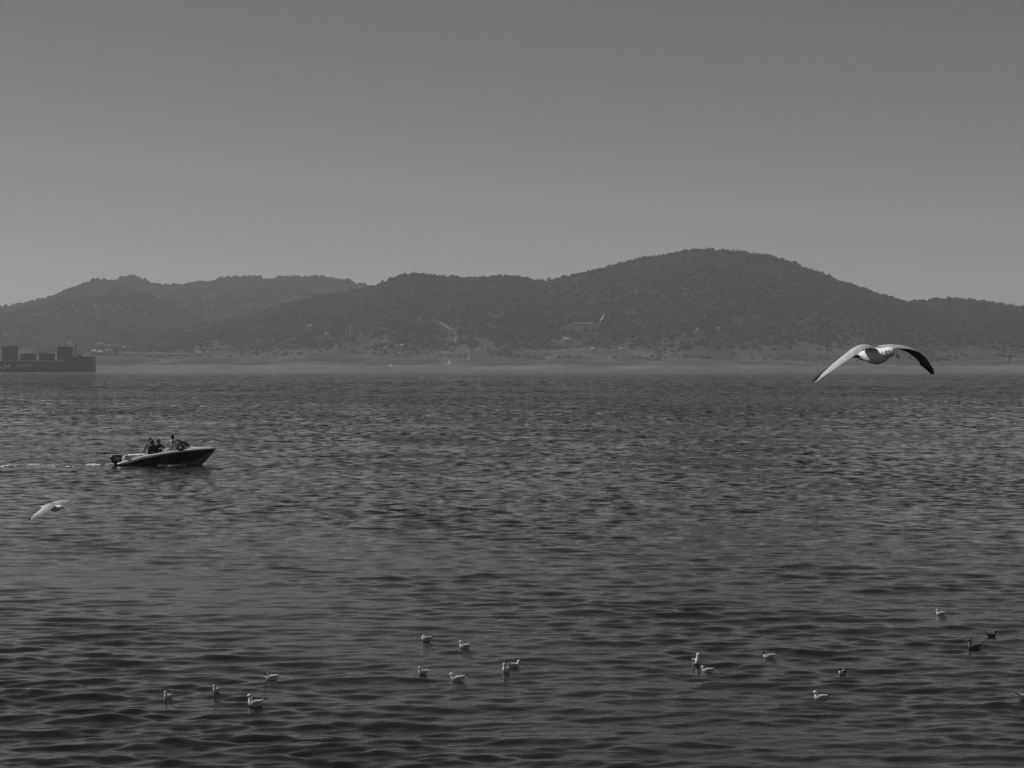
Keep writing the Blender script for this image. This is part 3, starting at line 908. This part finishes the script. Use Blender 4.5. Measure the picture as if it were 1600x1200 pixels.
# ------------------------------------------------------------------ people
def person(label, hip, shirt, lean, arms, head_yaw=0.0, vest=True, rz=0.0, hair_long=False, scale=1.08):
    """hip: boat coordinates of the pelvis; arms: per side (elbow, wrist) offsets; the figure faces +X of the boat"""
    V = []; Rr = []; E = []
    def v(p, r, parent=None):
        V.append(p); Rr.append(r if isinstance(r, tuple) else (r, r))
        if parent is not None: E.append((parent, len(V) - 1))
        return len(V) - 1
    L = lean
    pel = v((0, 0, 0), (.15, .12))
    wa = v((L*.3, 0, .17), (.13, .10), pel)
    ch = v((L*.7, 0, .36), (.155, .115), wa)
    nb = v((L, 0, .49), (.085, .075), ch)
    ne = v((L + .015, 0, .535), (.055, .055), nb)
    cy, sy = math.cos(head_yaw), math.sin(head_yaw)
    jw = v((L + .03 * cy + .01, .03 * sy, .585), (.068, .072), ne)
    sk = v((L + .015, 0, .665), (.085, .095), jw)
    cr = v((L, 0, .74), (.06, .065), sk)
    v((L + .015 + .105 * cy, .108 * sy, .637), (.014, .014), sk)     # nose
    for s in (-1, 1):
        v((L + .01 - s * .088 * sy, s * .088 * cy, .65), (.018, .012), sk)   # ear
        sh = v((L*.95, s*.18, .455), (.065, .062), nb)
        el_, wr_ = arms[0 if s < 0 else 1]
        el = v((L + el_[0], s*(.18 + el_[1]), .455 + el_[2]), .046, sh)
        wr = v((L + wr_[0], s*(.18 + wr_[1]), .455 + wr_[2]), .03, el)
        d = Vector(V[wr]) - Vector(V[el]); d.normalize()
        pa = v(tuple(Vector(V[wr]) + d * .07), (.034, .022), wr)
        side = d.cross(Vector((0, 0, 1)));
        if side.length < .1: side = Vector((0, 1, 0))
        side.normalize()
        for k, ln in enumerate((.075, .085, .08, .062)):
            b0 = Vector(V[pa]) + side * (k - 1.5) * .019 + d * .025
            f1 = v(tuple(b0 + d * ln * .5), .009, pa)
            v(tuple(b0 + d * ln * .85 + Vector((0, 0, -ln * .4))), .008, f1)
        t1 = v(tuple(Vector(V[wr]) + d * .03 + side * -.04), .011, pa)
        v(tuple(Vector(V[wr]) + d * .075 + side * -.055), .009, t1)
        hp = v((.06, s*.1, -.03), (.095, .09), pel)
        kn = v((.44, s*.13, -.01), (.065, .065), hp)
        an = v((.46, s*.13, -.4), (.043, .043), kn)
        v((.6, s*.14, -.45), (.035, .03), an)
    me = bpy.data.meshes.new("person_body")
    me.from_pydata(V, E, [])
    o = bpy.data.objects.new("body", me); COL.objects.link(o)
    sm = o.modifiers.new("Skin", 'SKIN'); sm.use_smooth_shade = True; sm.branch_smoothing = 0.4
    for i, sv in enumerate(me.skin_vertices[0].data):
        sv.radius = tuple(q * 1.28 for q in Rr[i]); sv.use_root = (i == 0)
    ss = o.modifiers.new("Subdivision", 'SUBSURF'); ss.levels = 1; ss.render_levels = 1
    dg = bpy.context.evaluated_depsgraph_get()
    me2 = bpy.data.meshes.new_from_object(o.evaluated_get(dg))
    bpy.data.objects.remove(o)
    root = empty("person", boat.matrix_basis @ Vector(hip), B_RZ + rz)
    root.scale = (scale,) * 3
    tag(root, label, "person", "people riding in the speedboat")
    body = bpy.data.objects.new("body", me2); COL.objects.link(body); body.parent = root
    me2.materials.clear()
    for mm in (M['skin'], M[shirt], M['cloth_dark']): me2.materials.append(mm)
    wrists = [Vector(V[i]) for i in range(len(V)) if Rr[i] == (.03, .03)]
    for p in me2.polygons:
        c = p.center; p.use_smooth = True
        if c.z > .515: p.material_index = 0
        elif min((c - w).length for w in wrists) < .16 and abs(c.y) > .1 and c.x > .2: p.material_index = 0
        elif c.z > .06 and c.x < L + .5: p.material_index = 1
        else: p.material_index = 2
    # hair
    h = MB(); rings = []
    for i in range(7):
        th = .03 + (1.75 if not hair_long else 2.1) * i / 6
        rr = []
        for j in range(14):
            ph = 2 * math.pi * j / 14
            f = math.cos(ph - head_yaw)
            t = th * (1 - .38 * max(f, 0))       # short over the forehead
            k = 1.0 + .05 * math.sin(5 * ph + i)
            rr.append((L + .005 + .118 * k * math.sin(t) * math.cos(ph), .108 * k * math.sin(t) * math.sin(ph), .665 + .128 * k * math.cos(t)))
        rings.append(rr)
    h.loft(rings, True, True); h.build("hair", M['hair'], root)
    for s in (-1, 1):
        e = MB(); e.ball((L + .015 + .086 * cy - s * .03 * sy, .086 * sy + s * .03 * cy, .665), (.01, .012, .008), None, 8, 6); e.build("eye", M['eye'], body)
    if vest:
        q = MB(); rings = []
        for z, rx, ry in ((.02, .18, .21), (.05, .2, .225), (.24, .2, .225), (.38, .2, .225), (.45, .175, .19), (.5, .125, .135)):
            rings.append([(L * z / .49 + rx * math.cos(a), ry * math.sin(a), z) for a in np.linspace(0, 2*math.pi, 18, endpoint=False)])
        q.loft(rings, True, False)
        vv = q.build("life_vest", M['cloth_dark'], root)
        for s in (-1, 1):
            q = MB(); P = [Vector((L*.2 - .05, s*.23, .1)), Vector((L*.6 - .1, s*.232, .28)), Vector((L*.9 - .07, s*.205, .43)), Vector((L + .02, s*.14, .5)), Vector((L + .1, s*.1, .44))]
            q.tube(P, .017, 6); q.build("vest_trim", M['cloth_light'], vv)
    return root

REST = ((.05, .06, -.26), (.28, .0, -.33))
FWD = ((.16, .07, -.2), (.42, .02, -.12))
DOWN = ((-.1, .05, -.26), (-.16, .1, -.5))
person("driver in a light shirt at the helm behind the windscreen, highest head aboard", (2.83, -.28, .88), 'cloth_light', .02, (FWD, FWD), 0.0, False, -.25, False, 1.14)
person("passenger in dark vest sitting farthest back in the speedboat", (1.3, .05, .68), 'cloth_mid', .2, (DOWN, REST), .3, True, .35, False, 1.14)
person("passenger with light vest trim leaning beside the rearmost passenger", (1.56, -.46, .6), 'cloth_dark', .14, (REST, FWD), .2, True, -.5, True, 1.14)
person("passenger sitting just behind the driver with an arm held forward", (1.95, -.14, .62), 'cloth_dark', .1, (REST, ((.18, .04, -.12), (.44, .0, -.02))), -.3, True, -.6, False, 1.16)

# ------------------------------------------------------------------ foam
def foam(name, label, strips):
    V, T, off = [], [], 0
    for (p0, p1, n, wid, s0, s1) in strips:
        for i in range(n):
            u = (i + rng.uniform(-.5, .5)) / max(n - 1, 1)
            p = np.array(p0) * (1 - u) + np.array(p1) * u
            p = p + [0, rng.normal(0, wid), 0]
            s = rng.uniform(s0, s1)
            z = float(wave_height(np.array([p[0]]), np.array([p[1]]), 0.4)[0])
            V.append(ICO_V * (1 + rng.uniform(-.4, .4, (12, 1))) * [s * 1.9, s * 1.1, s * .5] + [p[0], p[1], z + p[2]])
            T.append(ICO_T + off); off += 12
    o = np_mesh(name, np.concatenate(V), np.concatenate(T), M['foam'], True)
    tag(o, label, "foam", None, "stuff")
def wp(px, py): d = sea_d(py); return ((px - 800) / F * d, d, 0.0)
y0 = sea_d(727.3)
foam("bow_foam", "white foam under the middle and bow of the speedboat",
     [(wp(250, 727.2), wp(278, 727.4), 130, .12, .03, .09), (wp(278, 727.2), wp(292, 726.8), 18, .08, .02, .05)])
foam("stern_foam", "white foam along the stern of the speedboat",
     [(wp(204, 726.6), wp(222, 726.4), 80, .1, .03, .085), (wp(222, 726.2), wp(235, 725.6), 22, .08, .02, .05), (wp(166, 725.6), wp(177, 725), 30, .2, .03, .07)])
foam("wake_foam", "thin white wake line trailing behind the speedboat",
     [(wp(6, 728.6), wp(18, 727.4), 50, .3, .03, .1), (wp(18, 727.2), wp(92, 726.8), 120, .2, .015, .05), (wp(46, 726.8), wp(60, 726.6), 40, .2, .03, .09), (wp(100, 729), wp(118, 729), 14, .3, .03, .07), (wp(138, 726), wp(156, 727), 50, .3, .03, .1)])

# ------------------------------------------------------------------ gulls
def loft_body(ctrl, n=30, seg=14):
    """ctrl rows: x, z, half width, half height"""
    C = catmull(ctrl, n)
    rings = []
    for i, (x, z, w, h) in enumerate(C):
        a = C[max(i-1, 0)]; b = C[min(i+1, len(C)-1)]
        t = Vector((b[0]-a[0], 0, b[1]-a[1])).normalized()
        u = Vector((-t.z, 0, t.x))
        w = max(w, .002); h = max(h, .002)
        rings.append([Vector((x, 0, z)) + Vector((0, 1, 0)) * (w * math.cos(q)) + u * (h * math.sin(q)) for q in np.linspace(0, 2*math.pi, seg, endpoint=False)])
    m = MB(); m.loft(rings, True, True)
    return m

def floating_gull(px, py, yaw, scale, label, neck=1.0, fwd=0.0, tail=0.0, hood=False, back='feather_grey', plum='feather_white', tucked=False, roll=0.0):
    d = sea_d(py); x = (px - 800) / F * d
    z = float(wave_height(np.array([x]), np.array([d]), 0.1)[0])
    root = empty("gull", (x, d, z + .004), R(yaw))
    root.rotation_euler = (R(roll), 0, R(yaw)); root.scale = (scale,)*3
    tag(root, label, "gull", "gulls sitting on the water")
    N = neck; fx = fwd
    hz = .088 + .062 * N; hx = .098 + fx
    tailc = [(-.165, .08 + tail * .2, .008, .006), (-.13, .064 + tail * .1, .032, .022), (-.07, .044, .056, .047), (0, .036, .068, .062), (.055, .04, .064, .064)]
    if tucked:
        ctrl = tailc + [(.09, .055, .054, .055), (.105, .08, .042, .04), (.092, .106, .035, .033), (.062, .118, .03, .027), (.035, .115, .012, .012)]
        bill = ((.04, .115), (.0, .105)); head = (.08, .112)
    else:
        ctrl = tailc + [(.088, .052, .054, .06), (.104 + fx*.5, .062 + .026*N, .044, .046), (hx + .008, .072 + .042*N, .036, .036), (hx + .01, hz + .004, .035, .035), (hx + .03, hz + .018, .034, .031), (hx + .054, hz + .01, .021, .02), (hx + .066, hz + .004, .008, .008)]
        bill = ((hx + .06, hz + .005), (hx + .1, hz - .008)); head = (hx + .028, hz + .012)
    body = loft_body(ctrl).build("body", M[plum], root)
    b = MB(); p0 = Vector((bill[0][0], 0, bill[0][1])); p1 = Vector((bill[1][0], 0, bill[1][1]))
    b.tube([p0, (p0*.5 + p1*.5) + Vector((0, 0, .002)), p1], [.0075, .006, .0015], 7); b.build("bill", M['bill'], root)
    for s in (-1, 1):
        e = MB(); e.ball((head[0] + .012, s * .031, head[1] + .004), (.0055, .004, .0055), None, 8, 6); e.build("eye", M['eye'], body)
        if not hood:
            e = MB(); e.ball((head[0] - .008, s * .0325, head[1] - .001), (.008, .004, .01), None, 8, 6); e.build("ear_spot", M['feather_dark'], body)
    if hood:
        h = MB(); h.ball((head[0] + .002, 0, head[1] + .002), (.042, .0375, .036), None, 14, 10); h.build("hood", M['feather_black'], body)
    # folded wings lie on the back, dark tips cross above the tail
    for s in (-1, 1):
        rings = []; tips = []
        for i, (x_, y_, z_, w_, h_) in enumerate(catmull([(.085, .045, .062, .01, .02), (.06, .058, .062, .018, .036), (0, .06, .066, .022, .042), (-.06, .046, .074, .02, .034), (-.11, .03, .084 + tail*.25, .016, .022), (-.15, .018, .094 + tail*.55, .013, .015), (-.19, .01, .106 + tail*.85, .009, .01), (-.225, .006, .116 + tail, .002, .003)], 22)):
            ring = [(x_, s * (y_ + max(w_, .0015) * math.cos(q)), z_ + max(h_, .0015) * math.sin(q)) for q in np.linspace(0, 2*math.pi, 10, endpoint=False)]
            (rings if i < 15 else tips).append(ring)
            if i == 14: tips.append(ring)
        w = MB(); w.loft(rings); wo_ = w.build("wing", M[back], root)
        t = MB(); t.loft(tips); t.build("wing_tip", M['feather_black'], wo_)
    t = MB()
    t.loft([[(-.12, -.02, .058), (-.12, .02, .058), (-.12, .02, .072), (-.12, -.02, .072)], [(-.2, -.03, .08 + tail*.4), (-.2, .03, .08 + tail*.4), (-.2, .03, .084 + tail*.4), (-.2, -.03, .084 + tail*.4)]]); t.build("tail", M[plum], root, False)
    return root

G = floating_gull
G(667, 1002.8, 178, .80, "all-white gull with tucked head, highest of the central group", tail=.01, tucked=True)
G(727, 1014, 172, .82, "gull with raised dark tail right of and below the all-white gull", 1.0, tail=.05)
G(662, 1056, 190, .66, "small gull with steep dark tail at the left of the central group", 1.15, tail=.08)
G(716, 1064.5, 176, .9, "low stretched gull with dark wingtips between the small gull and the upright pair", .55, .02, tail=.04)
G(791, 1051.5, 248, .8, "upright white-breasted gull facing the camera beside a right-facing gull", 1.35, tail=.0)
G(803, 1043, 8, .75, "gull facing right just behind the upright white-breasted gull", .75, .01, tail=.05)
G(1088, 1038, 285, .95, "tall upright gull with dark flank above a low bright gull", 1.6, tail=.0, back='feather_dark')
G(1107, 1051, 170, .76, "bright gull with lowered head just below the tall upright gull", .45, .02, tail=.02)
G(1203, 1027.5, 176, .84, "black-headed gull alone right of the tall upright gull", .75, .0, tail=.035, hood=True)
G(1471, 961, 168, .76, "pale gull farthest out on the right, highest on the water", .95, tail=.05)
G(1524, 1012.5, 178, .96, "dark gull facing left with raised wingtips near the right edge", 1.3, tail=.05, back='feather_dark', plum='feather_under')  # body and back in darker greys
G(1549, 995, 6, .72, "dark gull facing right near the right edge", .95, .01, tail=.07, back='feather_dark', plum='feather_under')  # same darker greys for body and back
G(1318, 1052.5, 222, .74, "dark hunched gull with black head right of centre, preening", .55, .0, tail=.02, hood=True, back='feather_dark')
G(1284, 1092.5, 176, .86, "bright plump gull with white reflection, lowest on the right", .85, tail=.0)
G(1602, 1096, 12, .84, "gull cut off by the right edge of the picture", .8, tail=.03)
G(425, 1063, 177, .86, "black-headed gull above and right of the other three on the left", .6, .015, tail=.05, hood=True)
G(263, 1091, 236, .7, "leftmost gull, small and seen nearly end on", 1.1, tail=.0)
G(338, 1086, 244, .64, "small upright gull between the leftmost gull and the large one", 1.25, tail=.03)
G(400, 1104, 176, .94, "largest gull on the left, dark tail raised, facing left", 1.35, tail=.05)

def wing_mesh(s, stations):
    """stations: lateral, forward, up, chord, thickness; returns upper/lower/tip meshes"""
    C = catmull(stations, 26)
    K = 9
    up, lo = [], []
    for (la, fo, z, c, th) in C:
        u, l = [], []
        for k in range(K):
            t = k / (K - 1)
            x = fo - c * t
            cam_ = .09 * c * math.sin(math.pi * t) + .02 * c * (1 - t)
            hh = th * math.sin(math.pi * min(1, t * 1.0 + .02)) * (1 - t * .55)
            u.append((x, s * la, z + cam_ + hh + .0012)); l.append((x, s * la, z + cam_ - hh * .25 - .0012))
        up.append(u); lo.append(l)
    return C, up, lo, K

def flying_gull(loc, yaw, roll, pitch, scale, label, wr, wl, group="gulls in flight", tail_spread=1.0):
    root = empty("flying_gull", loc)
    root.rotation_euler = (Matrix.Rotation(R(yaw), 3, 'Z') @ Matrix.Rotation(R(pitch), 3, 'Y') @ Matrix.Rotation(R(roll), 3, 'X')).to_euler()
    root.scale = (scale,)*3
    tag(root, label, "gull", group)
    ctrl = [(-.15, .0, .018, .008), (-.11, -.002, .034, .02), (-.05, -.006, .05, .042), (.01, -.006, .058, .054), (.06, .0, .052, .05), (.10, .014, .04, .04), (.125, .024, .032, .033), (.15, .03, .031, .032), (.175, .028, .026, .026), (.192, .022, .013, .013), (.198, .02, .006, .006)]
    body = loft_body(ctrl, 34, 16).build("body", M['feather_white'], root)
    b = MB(); b.tube([(.190, 0, .021), (.214, 0, .01), (.24, 0, -.01)], [.0075, .0062, .0015], 8); b.build("bill", M['bill'], root)
    for s in (-1, 1):
        e = MB(); e.ball((.168, s * .0275, .036), (.0055, .004, .0055), None, 8, 6); e.build("eye", M['eye'], body)
        e = MB(); e.ball((.147, s * .0305, .03), (.008, .004, .01), None, 8, 6); e.build("ear_spot", M['feather_dark'], body)
    # tail fan of single feathers
    for k in range(7):
        a = (k - 3) * .13 * tail_spread
        p0 = Vector((-.125, (k - 3) * .005, .002)); p1 = p0 + Vector((-math.cos(a), -math.sin(a), -.22)) * .115
        sd = Vector((math.sin(a), -math.cos(a), 0)) * .014
        zt = Vector((0, 0, .0012 + .0006 * k)); q = MB()
        q.loft([[p0 - sd*.5 - zt, p0 + sd*.5 - zt, p0 + sd*.5 + zt, p0 - sd*.5 + zt], [p1 - sd + Vector((.015, 0, 0)) - zt, p1 + sd + Vector((.015, 0, 0)) - zt, p1 + sd + Vector((.015, 0, 0)) + zt, p1 - sd + Vector((.015, 0, 0)) + zt], [p1 - sd*.3 - zt, p1 + sd*.3 - zt, p1 + sd*.3 + zt, p1 - sd*.3 + zt]])
        q.build("tail_feather", M['feather_white'], root, False)
    for s in (-1, 1):
        q = MB(); q.tube([(-.06, s*.02, -.035), (-.11, s*.018, -.035), (-.14, s*.017, -.028)], [.007, .005, .004], 6); q.box((-.165, s*.018, -.024), (.05, .022, .008)); q.build("foot", M['feather_black'], root)
    for s, stn in ((-1, wr), (1, wl)):
        C, up, lo, K = wing_mesh(s, stn)
        cut = 19
        w = MB()
        n = len(up)
        def surf(rows, flip, mi):
            v = [p for r in rows for p in r]; f = []
            for i in range(len(rows) - 1):
                for j in range(K - 1):
                    q = (i*K+j, i*K+j+1, (i+1)*K+j+1, (i+1)*K+j)
                    f.append(q[::-1] if (flip ^ (s < 0)) else q)
            w.add(v, f, mi)
        surf(up, True, 0); surf(lo, False, 1)
        # leading edge rim, closed
        for e in (0, K - 1):
            v = [r[e] for r in up] + [r[e] for r in lo]
            w.add(v, [(i, i + 1, n + i + 1, n + i) for i in range(n - 1)], 0 if e == 0 else 1)
        wing = w.build("wing", [M['feather_grey'] if False else M['wing_top'], M['feather_under']], root)
        # primaries: separate dark tipped feathers along the hand
        for k in range(9):
            i = 15 + k
            la, fo, z, c, th = C[i]; la2, fo2, z2, c2, th2 = C[min(i + 4, len(C) - 1)]
            base = Vector((fo - c * .7, s * la, z + .003))
            end = Vector((fo2 - c2 * 1.2 - .016, s * (la2 + .008), z2 - .002))
            if (end - base).length < .02: continue
            dirv = (end - base).normalized(); ln = (end - base).length
            sd = dirv.cross(Vector((0, 0, 1))).normalized() * .0085
            zt = Vector((0, 0, .0009))
            q = MB()
            mid = base + dirv * ln * .75
            q.loft([[base - sd - zt, base + sd - zt, base + sd + zt, base - sd + zt], [mid - sd - zt, mid + sd - zt, mid + sd + zt, mid - sd + zt], [end - sd*.2 - zt, end + sd*.2 - zt, end + sd*.2 + zt, end - sd*.2 + zt]])
            q.build("primary_feather", M['feather_black'] if k > 3 else M['feather_under'], wing, False)
    return root
M['wing_top'] = mat('wing_top', 0.55, 0.75, 0.12, 40, 0.2, 0.3)

# wings arched down as at the end of a stroke: lateral, forward, up, chord, thickness
ARCH = [(.02, .075, .028, .15, .012), (.09, .09, .045, .15, .012), (.17, .115, .035, .14, .011), (.25, .115, .0, .125, .009), (.33, .07, -.055, .11, .007), (.41, .0, -.125, .085, .005), (.47, -.07, -.185, .05, .003), (.50, -.115, -.22, .012, .001)]
GD = 14.6
ARCH_R = [(.02, .07, .028, .14, .012), (.09, .08, .048, .135, .012), (.165, .098, .044, .118, .011), (.24, .106, .015, .102, .009), (.315, .092, -.03, .088, .007), (.385, .06, -.082, .068, .005), (.435, .022, -.126, .044, .003), (.468, -.006, -.158, .012, .001)]
ARCH_L = [(.02, .075, .028, .15, .012), (.095, .09, .04, .15, .012), (.18, .115, .036, .14, .011), (.265, .12, .014, .125, .009), (.35, .095, -.027, .11, .007), (.435, .05, -.08, .085, .005), (.505, .0, -.118, .05, .003), (.55, -.045, -.148, .012, .001)]
flying_gull(at(1366, 554.5, GD), -58, 2, 4, 1.0, "large gull gliding low on arched wings before the far shore", ARCH_R, ARCH_L)
SWEEP = [(.02, .075, .028, .15, .012), (.09, .095, .05, .15, .012), (.17, .11, .06, .14, .011), (.25, .09, .05, .125, .009), (.33, .03, .03, .11, .007), (.41, -.05, .0, .085, .005), (.46, -.11, -.02, .05, .003), (.48, -.15, -.03, .012, .001)]
DROOP = [(.02, .09, .028, .2, .014), (.09, .11, .04, .2, .014), (.16, .12, .03, .185, .012), (.22, .09, -.012, .16, .01), (.28, .03, -.055, .13, .008), (.32, -.04, -.095, .095, .005), (.35, -.09, -.125, .055, .003), (.365, -.12, -.145, .012, .001)]
LIFT = [(.02, .09, .028, .19, .014), (.09, .105, .045, .19, .014), (.17, .115, .05, .175, .012), (.25, .10, .04, .15, .01), (.33, .05, .022, .125, .008), (.40, -.02, .0, .095, .005), (.44, -.07, -.012, .055, .003), (.46, -.1, -.02, .012, .001)]
flying_gull(at(83, 793, 38), -32, 9, 8, 1.12, "banking gull skimming the water below the speedboat", DROOP, LIFT)
flying_gull(at(-21, 581, 60), -90, 12, 0, 1.0, "gull mostly beyond the left edge, one wing tip before the ship", SWEEP, SWEEP)
FAR = "tiny far gulls in flight"
flying_gull(at(702, 567, 235), -8, 40, 0, 1.0, "tiny white gull flying over the beach left of centre, lower of two", SWEEP, SWEEP, FAR)
flying_gull(at(733, 560.5, 260), 12, 48, 0, 1.0, "tiny white gull flying over the beach left of centre, upper of two", SWEEP, SWEEP, FAR)
flying_gull(at(941, 497.5, 210), -62, 56, 0, .95, "tiny white gull steeply banked in front of the big hill", SWEEP, SWEEP, FAR)
flying_gull(at(610.5, 571, 250), -30, 40, 0, .8, "tiny white gull low over the beach above the water's edge", ARCH, ARCH, FAR)

# ------------------------------------------------------------------ haze
def build_haze():
    x0, x1, y0, y1, z0, z1 = -13000, 13000, -60, 8200, -6, 235
    hm = bpy.data.materials.new('haze'); hm.use_nodes = True
    nt = hm.node_tree; nt.nodes.clear()
    pv = nt.nodes.new("ShaderNodeVolumePrincipled")
    pv.inputs["Color"].default_value = (0.93, 0.93, 0.93, 1)
    pv.inputs["Density"].default_value = 0.000115
    pv.inputs["Anisotropy"].default_value = 0.2
    out = nt.nodes.new("ShaderNodeOutputMaterial")
    nt.links.new(pv.outputs[0], out.inputs["Volume"])
    m = MB(); m.box(((x0+x1)/2, (y0+y1)/2, (z0+z1)/2), (x1-x0, y1-y0, z1-z0))
    o = m.build("haze", hm, None, False)
    tag(o, "thin pale haze over the sea and hills", "haze", None, "stuff")
build_haze()
